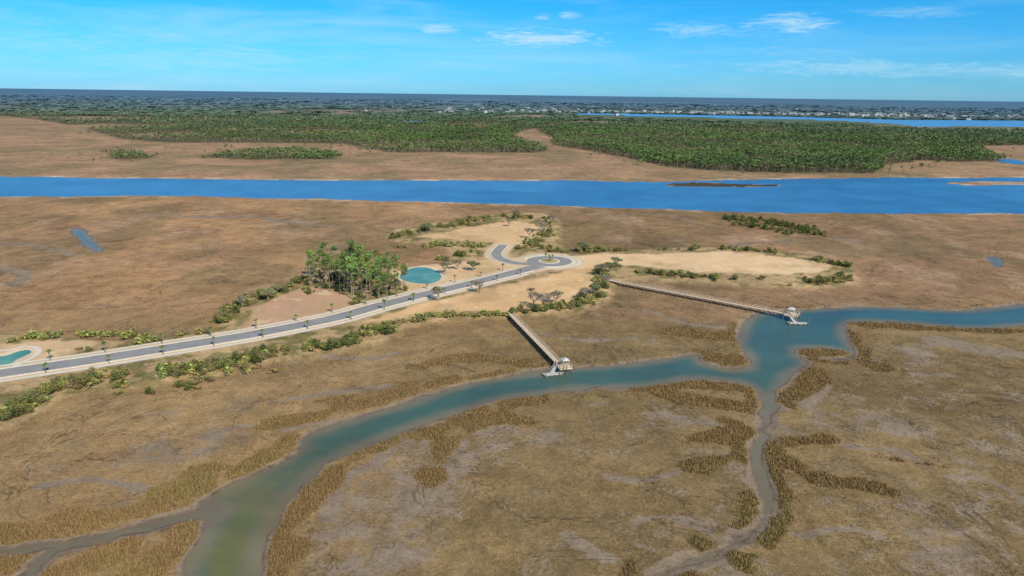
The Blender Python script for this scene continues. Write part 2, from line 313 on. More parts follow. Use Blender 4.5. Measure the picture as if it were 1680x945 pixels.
# ------------------------------------------------------------------ ground sheet
NC=1150
ts=np.linspace(-1.2,1.2,NC)
sr=np.linspace(1,0,600)
v=1.35*sr**1.25+0.001
ys=np.concatenate([np.array([-900,-500,-250,-120,-40,20,50]),H/v])
ys=np.concatenate([ys,[120000.]])
NR=len(ys)
Yg=np.repeat(ys,NC);Wd=np.where(ys<150,np.maximum(150,-ys*1.2),ys);Xg=np.tile(ts,NR)*np.repeat(Wd,NC)
fd=fields(Xg,Yg)
def colours(X,Y,fd):
    d=fd['d'];n=len(X)
    n1=fbm(X,Y,40,4,31);n2=fbm(X,Y,110,4,41);n3=fbm(X,Y/2.2,18,4,51);n4=fbm(X,Y/1.5,70,5,57)
    c=np.tile(np.array([.225,.150,.068]),(n,1))
    c=mix(c,[.31,.195,.092],ss(20,-90,X)*ss(330,230,Y)*.85)
    c=mix(c,[.385,.22,.105],ss(30,-60,X)*ss(225,300,Y))
    c=mix(c,[.285,.168,.088],ss(30,90,X)*ss(250,330,Y))
    c=mix(c,[.235,.15,.07],ss(.45,.62,n2)*ss(200,260,Y)*.7)
    c=mix(c,[.34,.195,.108],ss(.5,.62,n1)*ss(240,300,Y)*.55)
    c=mix(c,[.185,.132,.064],ss(.53,.64,n4)*ss(260,340,Y)*.6)
    c=mix(c,[.44,.29,.185],ss(.60,.72,n3)*ss(260,320,Y)*.35)
    far=ss(600,700,Y)
    c=mix(c,[.38,.225,.13],far*.9)
    c=mix(c,[.27,.185,.09],far*ss(.45,.6,n1)*.55)
    c=mix(c,[.21,.16,.08],far*ss(.5,.62,n4)*.55)
    c=mix(c,[.56,.42,.29],ss(13,5,fd['rv'])*ss(440,520,Y)*(Y<1200)*ss(.40,.55,n1)*.8)
    nf=fbm(X,Y/2.5,420,5,61)
    v2=ss(2000,2800,Y)
    c=mix(c,[.10,.13,.075],v2);c=mix(c,[.26,.19,.135],v2*ss(.53,.60,nf))
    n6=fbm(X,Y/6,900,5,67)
    c=mix(c,[.095,.15,.16],ss(3000,4800,d)*.8)  # aerial haze painted into the far ground colour, bluer with distance
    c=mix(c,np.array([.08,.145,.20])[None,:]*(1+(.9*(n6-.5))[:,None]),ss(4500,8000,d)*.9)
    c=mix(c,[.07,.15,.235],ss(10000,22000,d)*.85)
    for q in FOR: c=mix(c,[.095,.088,.042],ss(10,-10,sdf(q,X,Y,100))*(1-ss(3000,5000,d)))
    for q in CLR: c=mix(c,[.32,.20,.12],ss(30,-30,sdf(q,X,Y,100)+(n4-.5)*160)*.85)
    up=fd['up'];g=fbm(X,Y,6,4,71)
    upc=mix(np.tile(np.array([.44,.295,.15]),(n,1)),[.21,.17,.065],ss(.47,.64,g))
    c=mix(c,upc,up)
    sand=np.zeros(n)
    for i,q in enumerate(LOTS):
        f=ss(1.5,-1.5,sdf(q,X,Y)+(g-.5)*5)
        cc=[(.50,.30,.185),(.66,.41,.20),(.62,.41,.22),(.64,.41,.21),(.70,.47,.26),(.58,.39,.22)][i]
        c=mix(c,cc,f);sand=np.maximum(sand,f)
    m=sand*ss(.5,.68,fbm(X,Y,14,4,81))
    c=mix(c,[.46,.30,.15],m*.6)
    m=sand*ss(.6,.72,fbm(X,Y,5,4,83));c=mix(c,[.76,.55,.33],m*.5)
    f=ss(9.5,7.5,fd['rd'])*up;c=mix(c,[.62,.46,.30],f*.85);sand=np.maximum(sand,f)
    f=ss(3.5,1.5,fd['pd']);c=mix(c,[.66,.50,.34],f)
    c=mix(c,[.07,.055,.04],ss(8,0,fd['isl2']))
    calm=np.maximum(sand,ss(1500,3000,Y))
    s=fd['s'];marsh=1-up
    mud=np.clip(ss(3.4,1.0,s+(fd['nn']-.5)*3),0,1)*marsh
    for q in MUDP: mud=np.maximum(mud,ss(7,-11,sdf(q,X,Y))*.58*marsh)
    for q,w in MUDL: mud=np.maximum(mud,ss(w+1.8,w-.8,sdf(q,X,Y,closed=False)+(fd['nn']-.5)*3)*marsh*.9)
    for q,w in STREAK: mud=np.maximum(mud,ss(w+3,w-1,sdf(q,X,Y,closed=False)+(fd['nn']-.5)*5)*marsh*.8)
    base=.2*ss(420,250,Y)*marsh
    mud=np.maximum(mud,base+.16*marsh*ss(250,180,Y)*ss(-20,60,X))
    tall=np.zeros(n)
    for q,w in TALL: tall=np.maximum(tall,ss(w+2.2,w-1.6,sdf(q,X,Y,closed=False)+(fd['nn']-.5)*9))
    bank=ss(1.2,2.8,s)*ss(8,4,s)*ss(.50,.66,fbm(X,Y,15,3,91))*ss(380,320,Y)
    tall=np.maximum(tall,bank*.7)*marsh*ss(.6,1.8,s)
    mud=mud*(1-tall)
    wet=ss(1.3,.2,s)*ss(700,500,Y)*marsh*.9
    for q in MUDL[:1]: wet=np.maximum(wet,ss(3.0,.8,sdf(q[0],X,Y,closed=False)+(fd['nn']-.5)*3)*.35)
    return c,mud,tall,calm,wet
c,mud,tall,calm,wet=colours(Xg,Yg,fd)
i=np.arange(NR-1)[:,None]*NC+np.arange(NC-1)[None,:]
faces=np.stack([i,i+1,i+NC+1,i+NC],-1).reshape(-1,4)
def gridmesh(name,V,Fc,mat,attrs,sm=True):
    used,inv=np.unique(Fc,return_inverse=True);inv=inv.reshape(Fc.shape)
    me=bpy.data.meshes.new(name);V=V[used]
    me.vertices.add(len(V));me.vertices.foreach_set('co',V.astype(np.float32).ravel())
    me.loops.add(inv.size);me.loops.foreach_set('vertex_index',inv.ravel().astype(np.int32))
    me.polygons.add(len(inv));me.polygons.foreach_set('loop_start',(np.arange(len(inv))*4).astype(np.int32))
    me.update(calc_edges=True);me.polygons.foreach_set('use_smooth',np.full(len(inv),sm))
    me.materials.append(mat)
    for k,a in attrs.items():
        a=a[used]
        if a.ndim==1:
            at=me.attributes.new(k,'FLOAT','POINT');at.data.foreach_set('value',a.astype(np.float32))
        else:
            at=me.attributes.new(k,'FLOAT_COLOR','POINT');at.data.foreach_set('color',np.hstack([a,np.ones((len(a),1))]).astype(np.float32).ravel())
    return me
V=np.stack([Xg,Yg,fd['z']],1)
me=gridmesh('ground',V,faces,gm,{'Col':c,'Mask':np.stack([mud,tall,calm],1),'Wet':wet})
obj('ground',me,kind='structure',label='brown tidal salt marsh with mud banks and cleared lots',cat='ground')
# water
s=fd['s'];dep=-s
wc=np.tile(np.array([.055,.105,.076]),(len(s),1))
yb=ss(185,115,Yg)
wc=mix(wc,[.12,.115,.035],yb*.95*ss(1,5,dep))
wc=mix(wc,[.19,.145,.08],ss(5.5,.3,dep+(fd['nn']-.5)*6)*.85*(Yg<480))
wc=mix(wc,[.17,.13,.05],ss(.54,.70,fbm(Xg,Yg,16,4,7))*ss(170,115,Yg)*.6)
trd=np.minimum(sdf(TRIB,Xg,Yg,closed=False),sdf(TRIB2,Xg,Yg,closed=False));trd=np.minimum(trd,np.minimum(sdf(BR1,Xg,Yg,closed=False),sdf(BR2,Xg,Yg,closed=False)))
wc=mix(wc,[.17,.135,.08],ss(6,3,trd)*.9)
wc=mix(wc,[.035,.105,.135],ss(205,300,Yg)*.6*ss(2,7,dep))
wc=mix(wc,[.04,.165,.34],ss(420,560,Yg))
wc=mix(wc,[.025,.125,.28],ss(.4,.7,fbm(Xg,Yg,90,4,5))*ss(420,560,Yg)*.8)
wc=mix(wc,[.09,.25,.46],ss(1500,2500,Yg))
Vw=V.copy();Vw[:,2]=0
sf=s[faces].min(1);yf=Yg[faces].mean(1)
for nm,lo,hi,lb in (('tidal_creek',-1000,480,'winding teal green tidal creek through marsh'),('river',480,1150,'wide blue river between marsh banks'),('bay_water',1150,1e9,'distant blue bay water')):
    k=(sf<.3)&(yf>=lo)&(yf<hi)&(yf>-100)
    obj(nm,gridmesh(nm,Vw,faces[k],wm,{'Col':wc}),kind='structure',label=lb,cat='water')
def flatpoly(name,q,z,mat,label):
    mb=MB();cxy=q.mean(0);n=len(q)
    v=np.vstack([np.column_stack([q,np.full(n,z)]),[[cxy[0],cxy[1],z]]])
    a=np.arange(n);mb.add(v,np.stack([a,(a+1)%n,np.full(n,n)],1))
    return obj(name,mb.build(name,[mat]),kind='structure',label=label,cat='pond')
def grow(q,k):
    c0=q.mean(0);return c0+(q-c0)*k
flatpoly('pond',grow(POND1,1.04),.98,pm,'teal retention pond beside cleared lot')
flatpoly('pond',grow(POND2,1.04),.98,pm,'small green pond inside sandy verge')
# ------------------------------------------------------------------ roads
def strip(mb,pts,a,b,z,zt=None):
    d=np.gradient(pts,axis=0);d/=np.linalg.norm(d,axis=1)[:,None];nrm=np.stack([-d[:,1],d[:,0]],1)
    A=pts+nrm*a;B=pts+nrm*b;n=len(pts);i=np.arange(n-1)
    if zt is None:
        v=np.vstack([np.column_stack([A,np.full(n,z)]),np.column_stack([B,np.full(n,z)])]);mb.add(v,np.stack([i,i+n,i+n+1,i+1],1)[:,::-1])
    else:
        v=np.vstack([np.column_stack([Q,np.full(n,h)]) for Q,h in ((A,z),(A,zt),(B,zt),(B,z))])
        for k in range(3): mb.add(v,np.stack([i+k*n,i+k*n+n,i+k*n+n+1,i+k*n+1],1)[:,::-1])
def ring(mb,c,r0,r1,z,zt=None,a0=0,a1=2*math.pi):
    t=np.linspace(a0,a1,49);pts=np.stack([c[0]+np.cos(t)*(r0+r1)/2,c[1]+np.sin(t)*(r0+r1)/2],1)
    strip(mb,pts,-(r1-r0)/2,(r1-r0)/2,z,zt)
mb=MB();strip(mb,ROADC,-4.0,4.0,1.26);strip(mb,ROADB,-2.9,2.9,1.252);ring(mb,CDS,6.0,12.5,1.256)
obj('road',mb.build('road',[asph]),kind='structure',label='grey asphalt road ending in cul-de-sac loop',cat='road')
mb=MB()
strip(mb,ROADC[:-4],4.0,5.0,1.15,1.38);strip(mb,ROADC[:-3],-5.0,-4.0,1.15,1.38);strip(mb,ROADB[9:],2.9,3.5,1.15,1.37);strip(mb,ROADB[11:],-3.5,-2.9,1.15,1.37)
tt=math.atan2(*(ROADC[-6]-CDS)[::-1])
ring(mb,CDS,12.5,14.6,1.15,1.375,tt+.42,tt+2*math.pi-.95);ring(mb,CDS,4.8,6.0,1.15,1.38)
obj('kerb',mb.build('kerb',[conc]),kind='structure',label='pale concrete kerb along asphalt road',cat='kerb')
mb=MB();strip(mb,ROADC[:-5],-8.6,-6.5,1.27);strip(mb,ROADC[:-12],6.7,8.4,1.27);ring(mb,CDS,16,17.8,1.265,None,tt+.5,tt+4.2)
obj('sidewalk',mb.build('sidewalk',[conc]),kind='structure',label='pale concrete sidewalk following the road',cat='pavement')
mb=MB();strip(mb,PATH,-.9,.9,1.262);obj('path',mb.build('path',[conc]),kind='structure',label='pale curved path around small green pond',cat='path')
def isl():
    mb=MB();t=np.linspace(0,2*math.pi,33)[:-1];v=np.column_stack([CDS[0]+np.cos(t)*4.8,CDS[1]+np.sin(t)*4.8,np.full(32,1.37)])
    v=np.vstack([v,[[CDS[0],CDS[1],1.6]]]);a=np.arange(32);mb.add(v,np.stack([a,(a+1)%32,np.full(32,32)],1),(.2,.15,.06));return mb.build('planted_island',[plain('planted_soil',(.42,.30,.11),.35,.8)])
obj('traffic_island',isl(),kind='structure',label='round planted island inside the cul-de-sac',cat='traffic island')
# ------------------------------------------------------------------ tree prototypes
def clump(n,c,r):
    p=rng.normal(size=(n,3));p/=np.linalg.norm(p,axis=1)[:,None];p*=rng.uniform(.35,1,(n,1))**.6
    return np.array(c)+p*np.array(r)
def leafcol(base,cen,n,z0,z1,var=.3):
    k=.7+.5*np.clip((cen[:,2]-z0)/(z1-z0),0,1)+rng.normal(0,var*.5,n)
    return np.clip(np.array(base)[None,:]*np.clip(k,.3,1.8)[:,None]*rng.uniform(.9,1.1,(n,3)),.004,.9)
def pine(h):
    t=MB();cr=MB();bend=rng.normal(0,.6,2)
    pr=np.array([0,0,-.4]);r=.28
    for k in range(1,6):
        q=np.array([bend[0]*(k/5)**2,bend[1]*(k/5)**2,h*.95*k/5]);t.cone(pr,q,r,r*.78,6,(.24,.185,.145));pr=q;r*=.76
    for k in range(18):
        f=rng.uniform(.56,1.0) if k>4 else rng.uniform(.85,1.0);a=rng.uniform(0,6.28);R_=(1-abs(f-.74)*2.0)*2.5*rng.uniform(.35,1.25);R_=max(R_,.3)
        b=np.array([bend[0]*f*f,bend[1]*f*f,h*f*.94]);e=b+np.array([math.cos(a)*R_,math.sin(a)*R_,rng.uniform(.2,1.0)])
        t.cone(b,e,.08,.03,3,(.2,.16,.12))
        c_=clump(32,e,(1.05,1.05,.6));tone=rng.uniform(.7,1.35)
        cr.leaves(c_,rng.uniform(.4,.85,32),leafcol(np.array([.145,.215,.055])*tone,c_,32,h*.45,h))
    return t.build('pine_trunk',[bark]),cr.build('pine_crown',[fol])
def oak(h,leafn=30,lc=(.20,.19,.11)):
    t=MB();cr=MB()
    def br(p,d,l,r,lev):
        q=p+d*l;t.cone(p,q,r,r*.66,5 if lev<2 else 3,(.27,.22,.17))
        if lev>=3:
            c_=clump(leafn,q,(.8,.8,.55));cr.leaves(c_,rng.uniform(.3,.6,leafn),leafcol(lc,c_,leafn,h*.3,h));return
        for k in range(3 if lev else 5):
            a=rng.uniform(0,6.28);nd_=d*(.55 if lev else .5)+np.array([math.cos(a),math.sin(a),rng.uniform(.0,.6)])*.8;nd_/=np.linalg.norm(nd_)
            br(q,nd_,l*rng.uniform(.62,.85),r*.58,lev+1)
    br(np.array([0,0,-.3]),np.array([.05,0,1.]),h*.32,.34,0)
    return t.build('oak_trunk',[bark]),cr.build('oak_crown',[fol])
def shrub(h,r,base,n=8,ln=44):
    m=MB()
    for k in range(n):
        a=rng.uniform(0,6.28);q=rng.uniform(0,.85)*r;z=rng.uniform(.3,.8)*h*(1-.35*q/r)
        e=(math.cos(a)*q,math.sin(a)*q,z);m.cone((0,0,-.2),e,.05,.02,3,(.12,.09,.06))
        c_=clump(ln,e,(r*.42,r*.42,h*.26));tone=rng.uniform(.7,1.3)
        m.leaves(c_,rng.uniform(.3,.6,ln)*max(1,h/3),leafcol(np.array(base)*tone,c_,ln,0,h))
    return m.build('shrub',[fol])
def fronds(m,z,R_,n,base,droop=1.0,w=.22):
    for k in range(n):
        a=rng.uniform(0,6.28);el=rng.uniform(-.3,1.3);L=R_*rng.uniform(.8,1.1);pts=[];
        for j in range(4):
            f=j/3;rr=L*f*math.cos(el*(1-.3*f));zz=z+L*f*math.sin(el)-droop*L*.45*f*f
            pts.append((rr,zz))
        per=np.array([-math.sin(a),math.cos(a),0]);v=[]
        for j,(rr,zz) in enumerate(pts):
            p=np.array([math.cos(a)*rr,math.sin(a)*rr,zz]);ww=w*R_*(0.25,1,.8,.1)[j];v+= [p-per*ww-np.array([0,0,ww*.4]),p,p+per*ww-np.array([0,0,ww*.4])]
        f=[]
        for j in range(3):
            f+=[(3*j,3*j+1,3*j+4,3*j+3),(3*j+1,3*j+2,3*j+5,3*j+4)]
        m.add(v,f,np.clip(np.array(base)*rng.uniform(.6,1.4),0,1))
def palm(h):
    t=MB();c_=MB();t.cone((0,0,-.2),(.1,0,h*.5),.22,.17,7,(.2,.15,.1));t.cone((.1,0,h*.5),(.15,.05,h),.17,.2,7,(.22,.17,.11))
    fronds(c_,h,1.4,20,(.15,.19,.06));return t.build('palm_trunk',[bark]),c_.build('palm_crown',[fol])
def palmetto(h,base):
    m=MB();m.cone((0,0,-.2),(0,0,h*.55),.16,.14,5,(.16,.12,.08));fronds(m,h*.55,h*.6,26,base,.9,.2);return m.build('palmetto',[fol])
pines=[pine(h) for h in (17,19,16,20,14,18)]
oaks=[oak(8,24,(.25,.23,.14)),oak(9,12,(.29,.25,.18)),oak(7,40,(.2,.22,.10))]
SH=[shrub(2.6,2.2,(.225,.21,.06)),shrub(3.2,2.4,(.13,.145,.042)),shrub(2.0,2.0,(.30,.245,.08)),shrub(3.6,2.1,(.175,.18,.052)),shrub(2.8,2.5,(.25,.205,.095)),shrub(3.8,2.6,(.105,.125,.038),10)]
PT=[palmetto(2.2,(.30,.29,.075)),palmetto(2.8,(.24,.26,.07)),palmetto(1.8,(.37,.32,.10))]
palms=[palm(4.2),palm(3.4)]
def gz(pts):
    pts=np.asarray(pts,float);return fields(pts[:,0],pts[:,1])['z']
def treeset(name,variants,pts,smin,smax,label,cat,group,crownname,trunkname,sf=None):
    zs=gz(pts)
    for k,(x,y) in enumerate(pts):
        tm,cm=variants[k%len(variants)];sc=random.uniform(smin,smax)*(sf(x,y) if sf else 1)
        e=obj(name,None,None,label,cat,group,None,(x,y,zs[k]),random.uniform(0,6.28),(sc,sc,sc*random.uniform(.9,1.1)))
        e.empty_display_size=.5
        obj(trunkname,tm,e);obj(crownname,cm,e)
def scatter(pl,n,mind=0):
    out=[];mn=pl.min(0);mxx=pl.max(0)
    tries=0
    while len(out)<n and tries<400:
        X=rng.uniform(mn[0],mxx[0],200);Y=rng.uniform(mn[1],mxx[1],200);k=sdf(pl,X,Y)<0
        for x,y in zip(X[k],Y[k]):
            if len(out)<n and all((x-a)**2+(y-b)**2>mind*mind for a,b in out):out.append((x,y))
        tries+=1
    return out
GR=PW([(500,462),(520,452),(560,449),(610,452),(650,460),(676,470),(662,484),(625,494),(585,493),(540,478),(504,470)],1.2)
gp=scatter(GR,68,3.8)
xa=P(505,465)[0];xb=P(670,475)[0]
def gsf(x,y):
    f=(x-xa)/(xb-xa);return float(np.interp(f,[0,.25,.45,.62,.75,1],[.88,.86,1.04,1.12,.80,.60]))*random.uniform(.86,1.1)
treeset('pine_tree',pines,gp,.80,1.10,'tall green pine in dense grove beside road','tree','pines in the grove','crown','trunk',gsf)
op=[P(a,b,1.2) for a,b in ((720,494),(787,480),(776,444),(730,450),(890,508),(1000,446),(985,452),(992,470),(975,482),(845,360),(905,368),(700,382),(912,500),(868,392),(440,492),(398,505),(963,492),(1010,436),(750,442),(875,506),(455,482),(835,372),(890,380),(955,412))]
treeset('oak_tree',oaks,op,.75,1.15,'grey sparse-leaved live oak on cleared ground','tree','sparse oaks on the cleared lots','crown','trunk')
def along(pts,step,off,jit=.4):
    seg=np.linalg.norm(np.diff(pts,axis=0),axis=1);L=np.concatenate([[0],np.cumsum(seg)]);out=[]
    for d in np.arange(step*.5,L[-1],step):
        x=np.interp(d,L,pts[:,0]);y=np.interp(d,L,pts[:,1]);x2=np.interp(d+.5,L,pts[:,0]);y2=np.interp(d+.5,L,pts[:,1])
        t=np.array([x2-x,y2-y]);nn_=np.linalg.norm(t)
        if nn_<1e-6:continue
        t/=nn_;out.append((x-t[1]*off+rng.normal(0,jit),y+t[0]*off+rng.normal(0,jit)))
    return out
pp=along(ROADC[:-4],17,5.9)+along(ROADC[:-4],17,-5.8)+[(CDS[0]+a,CDS[1]+b) for a,b in ((0,0),(2,1.5),(-2,1),(1,-2))]
pp=[p for p in pp if p[1]>130 and abs(p[0])<.85*p[1]+20]
treeset('palm_tree',palms,pp,.7,1.05,'young palm planted beside asphalt road','palm tree','young palms along the road','crown','trunk')
# shrub bands : (points, half width m, count, kind)
BANDS=[([(495,567),(540,566),(578,562)],4.5,50,1),([(588,550),(640,545)],3.5,26,1),([(640,534),(700,523),(760,518),(830,517)],2.2,70,2),([(840,514),(900,509),(950,502)],3.5,40,0),([(955,499),(985,484),(988,462),(992,440)],4.5,66,0),
 ([(380,596),(420,589),(460,579)],4,40,1),([(205,618),(260,616),(320,611),(375,603)],4.5,64,0),([(80,640),(130,630),(200,618)],4,50,0),([(-10,692),(20,680),(45,668),(72,655)],3.5,60,3),([(60,650),(90,638),(110,632)],3,26,0),
 ([(368,530),(380,512),(420,490),(465,478)],4.0,64,0),([(365,547),(400,550),(430,543)],2.0,16,2),([(585,500),(620,500),(655,490)],2.5,34,1),([(470,468),(495,458)],3,14,0),
 ([(0,558),(60,554),(150,549),(260,550)],4,80,2),([(120,581),(200,571),(260,562)],2.5,20,2),([(260,551),(350,547),(420,549),(480,539)],2.5,32,2),([(645,392),(690,378),(760,369)],6,84,0),([(760,364),(830,356),(900,361)],6,90,0),([(897,365),(896,385),(868,402)],5,64,0),([(650,402),(720,402),(790,406)],6,84,2),
 ([(720,425),(760,420),(800,414)],4,44,0),([(850,409),(880,404),(900,412)],4,32,0),([(905,415),(960,411),(1040,410),(1180,409)],3,84,0),([(1180,409),(1260,414),(1350,430),(1390,438)],4,70,0),
 ([(1000,440),(1060,448),(1140,456),(1240,461),(1330,464),(1392,456)],4.,120,0),([(1190,358),(1250,362),(1300,372),(1335,382)],10,130,5),([(1200,365),(1260,374),(1300,384)],6,50,5),([(660,438),(640,434),(620,438)],3,14,0),
 ([(500,478),(520,490)],3,6,1),([(150,616),(300,604),(440,584),(560,558),(640,539)],3.0,60,2),([(180,636),(300,626),(420,604)],5,26,0)]
shp=[];ptp=[]
for pts,w,n,kd in BANDS:
    L=line(pts,1.0,6);got=0
    for _ in range(n*6):
        if got>=n:break
        f=rng.uniform(0,len(L)-1.001);a=int(f);p=L[a]+(L[a+1]-L[a])*(f-a)+rng.normal(0,w*.5,2)
        if kd not in(3,5) and fbm(np.array([p[0]]),np.array([p[1]]),11,2,301)[0]<.40:continue
        got+=1
        r=rng.uniform()
        if kd==2 and r<.6 or kd==0 and r<.22 or kd in(1,3) and r<.12: ptp.append((p[0],p[1],int(rng.integers(3))))
        else:
            v_={0:[0,2,3,4,1],1:[1,5,3,0,2],2:[0,2,4],3:[0,1,3,4],5:[1,3,4,5]}[kd];shp.append((p[0],p[1],int(v_[int(rng.integers(len(v_)))])))
for (x,y) in scatter(GR,60,2): shp.append((x,y,int(rng.integers(6))))
def inst_all(items,protos,name,label,cat,group,limit,smin,smax,stuffname,stufflabel):
    items=[t for t in items if t[1]>100]
    A=np.array([(x,y) for x,y,_ in items]);fz=fields(A[:,0],A[:,1])
    ok=[k for k in range(len(items)) if fz['rd'][k]>9 and fz['pd'][k]>1.5 and fz['s'][k]>1]
    ok.sort(key=lambda k:math.hypot(*A[k]))
    for k in ok[:limit]:
        x,y,v_=items[k];sc=random.uniform(smin,smax)
        obj(name,protos[v_],None,label,cat,group,None,(x,y,fz['z'][k]-.05),random.uniform(0,6.28),(sc,sc,sc*random.uniform(.8,1.1)))
    rest=ok[limit:]
    if rest:
        m=MB();data=[]
        for pr in protos:
            vv=np.empty(len(pr.vertices)*3,np.float32);pr.vertices.foreach_get('co',vv);vv=vv.reshape(-1,3)
            cc=np.empty(len(pr.polygons)*4,np.float32);pr.attributes['Col'].data.foreach_get('color',cc);cc=cc.reshape(-1,4)[:,:3]
            lt=np.array([p.loop_total for p in pr.polygons]);lv=np.array([l.vertex_index for l in pr.loops]);ls=np.concatenate([[0],np.cumsum(lt)[:-1]])
            fs=[(lv[ls[lt==q][:,None]+np.arange(q)],cc[lt==q]) for q in np.unique(lt)]
            data.append((vv,fs))
        for k in rest:
            x,y,v_=items[k];vv,fs=data[v_];sc=random.uniform(smin,smax);a=random.uniform(0,6.28);ca,sa=math.cos(a),math.sin(a)
            w=vv*sc;w=np.stack([w[:,0]*ca-w[:,1]*sa+x,w[:,0]*sa+w[:,1]*ca+y,w[:,2]+fz['z'][k]-.05],1);tn=random.uniform(.75,1.25);o=m.n
            m.v.append(w);m.n+=len(w)
            for f_,c_ in fs: m.f.append(f_+o);m.c.append(c_*tn);m.m.append(np.zeros(len(f_),np.int32))
        obj(stuffname,m.build(stuffname,[folmass]),None,stufflabel,cat,None,'stuff')
inst_all(shp,SH,'shrub','rounded olive green coastal shrub at marsh edge','shrub','shrubs along the upland edge',290,.5,1.1,'shrub_thicket','mass of olive green coastal shrubs on marsh edge')
inst_all(ptp,PT,'palmetto','low yellow-green palmetto at the upland edge','palmetto','palmettos along the upland edge',290,.7,1.25,'palmetto_thicket','mass of yellow-green palmettos on marsh edge')
# ------------------------------------------------------------------ marsh grass
N=400000
ty=np.exp(rng.uniform(math.log(100),math.log(400),N));tx=rng.uniform(-.92,.92,N)*np.maximum(ty,120)
g=fields(tx,ty);gc,gmud,gtall,gcalm,gwet=colours(tx,ty,g)
pn=fbm(tx,ty,9,4,101)
prob=np.where(gtall>.3,.95*ss(.25,.55,gtall),.18*ss(.40,.55,pn))*(g['s']>1.6)*(g['up']<.2)*ss(.75,.35,gmud)
k=rng.uniform(size=N)<prob
tx,ty,tz,gc,gtall=tx[k],ty[k],g['z'][k],gc[k],gtall[k]
n=len(tx);hh=rng.uniform(.15,.4,n)+ss(.25,.8,gtall)*rng.uniform(.2,.8,n);ww=.22*(ty/180)**.6
gcol=mix(gc*1.1,np.array([.275,.178,.074]),np.clip(gtall*.9,0,1));gcol=mix(gcol,[.27,.225,.08],ss(.5,.7,fbm(tx,ty,25,3,111))*ss(190,120,ty)*.5)
gcol*=rng.uniform(.8,1.2,(n,1))
mb=MB()
for b in range(4):
    a=rng.uniform(0,6.28,n);o=rng.normal(0,.28,(n,2));ln=rng.normal(0,.3,(n,2))
    bx=tx+o[:,0];by=ty+o[:,1];dx=np.cos(a)*ww*.5;dy=np.sin(a)*ww*.5;h2=hh*rng.uniform(.6,1.1,n)
    v_=np.stack([np.stack([bx-dx,by-dy,tz-.05],1),np.stack([bx+dx,by+dy,tz-.05],1),np.stack([bx+ln[:,0]*hh,by+ln[:,1]*hh,tz+h2],1)],1).reshape(-1,3)
    mb.add(v_,np.arange(3*n).reshape(n,3),gcol*(.85+.1*b))
obj('marsh_grass',mb.build('marsh_grass',[grassm]),None,'golden brown cordgrass covering the marsh banks','grass',None,'stuff')
print('tufts',n)
# ------------------------------------------------------------------ forests
def inforest(X,Y,which=None):
    s_=np.full(X.shape,1e3)
    for q in FOR: s_=np.minimum(s_,sdf(q,X,Y,80))
    return s_
def forest(name,X,Y,ht,rad,col,nl,lsz,trunk,label,tv=.12):
    n=len(X);m=MB()
    if trunk:
        for (ox,oy) in ((.22,0),(0,.22)):
            v_=np.stack([np.stack([X-ox,Y-oy,np.zeros(n)],1),np.stack([X+ox,Y+oy,np.zeros(n)],1),np.stack([X+ox*.5,Y+oy*.5,ht*.8],1),np.stack([X-ox*.5,Y-oy*.5,ht*.8],1)],1).reshape(-1,3)
            m.add(v_,np.arange(4*n).reshape(n,4),(.32,.24,.17))
    for k in range(nl):
        p=rng.normal(size=(n,3));p/=np.linalg.norm(p,axis=1)[:,None];p*=rng.uniform(.4,1,(n,1))
        lo=.74 if trunk else .55;hz=.26 if trunk else .42
        cx=np.stack([X+p[:,0]*rad,Y+p[:,1]*rad,ht*(lo+hz*p[:,2])],1)
        fl=.45 if trunk else .08
        a=rng.normal(size=(n,3));b=rng.normal(size=(n,3));a[:,2]*=fl;b[:,2]*=fl
        sz=(lsz*rad)[:,None]*rng.uniform(.6,1.2,(n,1))
        v_=np.stack([cx+a*sz*.5,cx+b*sz*.5,cx-(a+b)*sz*.45],1).reshape(-1,3)
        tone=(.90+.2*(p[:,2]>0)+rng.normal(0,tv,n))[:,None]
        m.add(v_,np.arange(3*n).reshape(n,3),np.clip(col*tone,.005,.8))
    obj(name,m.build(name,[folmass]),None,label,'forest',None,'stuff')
def treecol(X,Y,n):
    n1=fbm(X,Y,120,4,201);n2=fbm(X,Y,40,3,203);d=np.hypot(X,Y)
    c=np.tile(np.array([.10,.165,.046]),(n,1))*rng.uniform(.75,1.3,(n,1))
    c=mix(c,[.22,.20,.10],ss(.5,.65,n2)*.5+ss(-.1,-.7,X/Y)*.45)
    c=mix(c,[.065,.11,.04],ss(.52,.66,n1)*.7)
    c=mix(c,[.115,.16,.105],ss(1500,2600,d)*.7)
    c=mix(c,[.12,.185,.19],ss(2600,4600,d)*.8);c=mix(c,[.10,.185,.25],ss(4200,7500,d)*.9)  # distance haze mixed into the leaf colours of far trees
    return c
def baydrop(x,y):
    o=np.zeros(len(x),bool)
    for f in (1.03,1.07,1.12,1.18): o|=sdf(BAY,x*f,y*f,10)<0
    return o
def inclr(x,y):
    s_=np.full(x.shape,1e3);n4=fbm(x,y/1.5,70,5,57)
    for q in CLR:s_=np.minimum(s_,sdf(q,x,y,100))
    return s_+(n4-.5)*160<0
N=125000
y=np.exp(rng.uniform(math.log(740),math.log(2600),N));x=rng.uniform(-.9,.95,N)*y
sf_=inforest(x,y);k=(sf_+(fbm(x,y,35,3,211)-.5)*44<0)
kk=(sf_<60)&(sf_>0)&(rng.uniform(size=N)<.02);kk[kk]=fields(x[kk],y[kk])['s']>12;k|=kk
gap=fbm(x,y,90,4,213);k&=~((gap>.575)&(rng.uniform(size=N)<.85));k&=~(inclr(x,y)&(rng.uniform(size=N)<.93))
west=ss(-.1,-.7,x/y);k&=rng.uniform(size=N)>west*.7;k&=~baydrop(x,y)
x,y=x[k],y[k];n=len(x);print('forest',n)
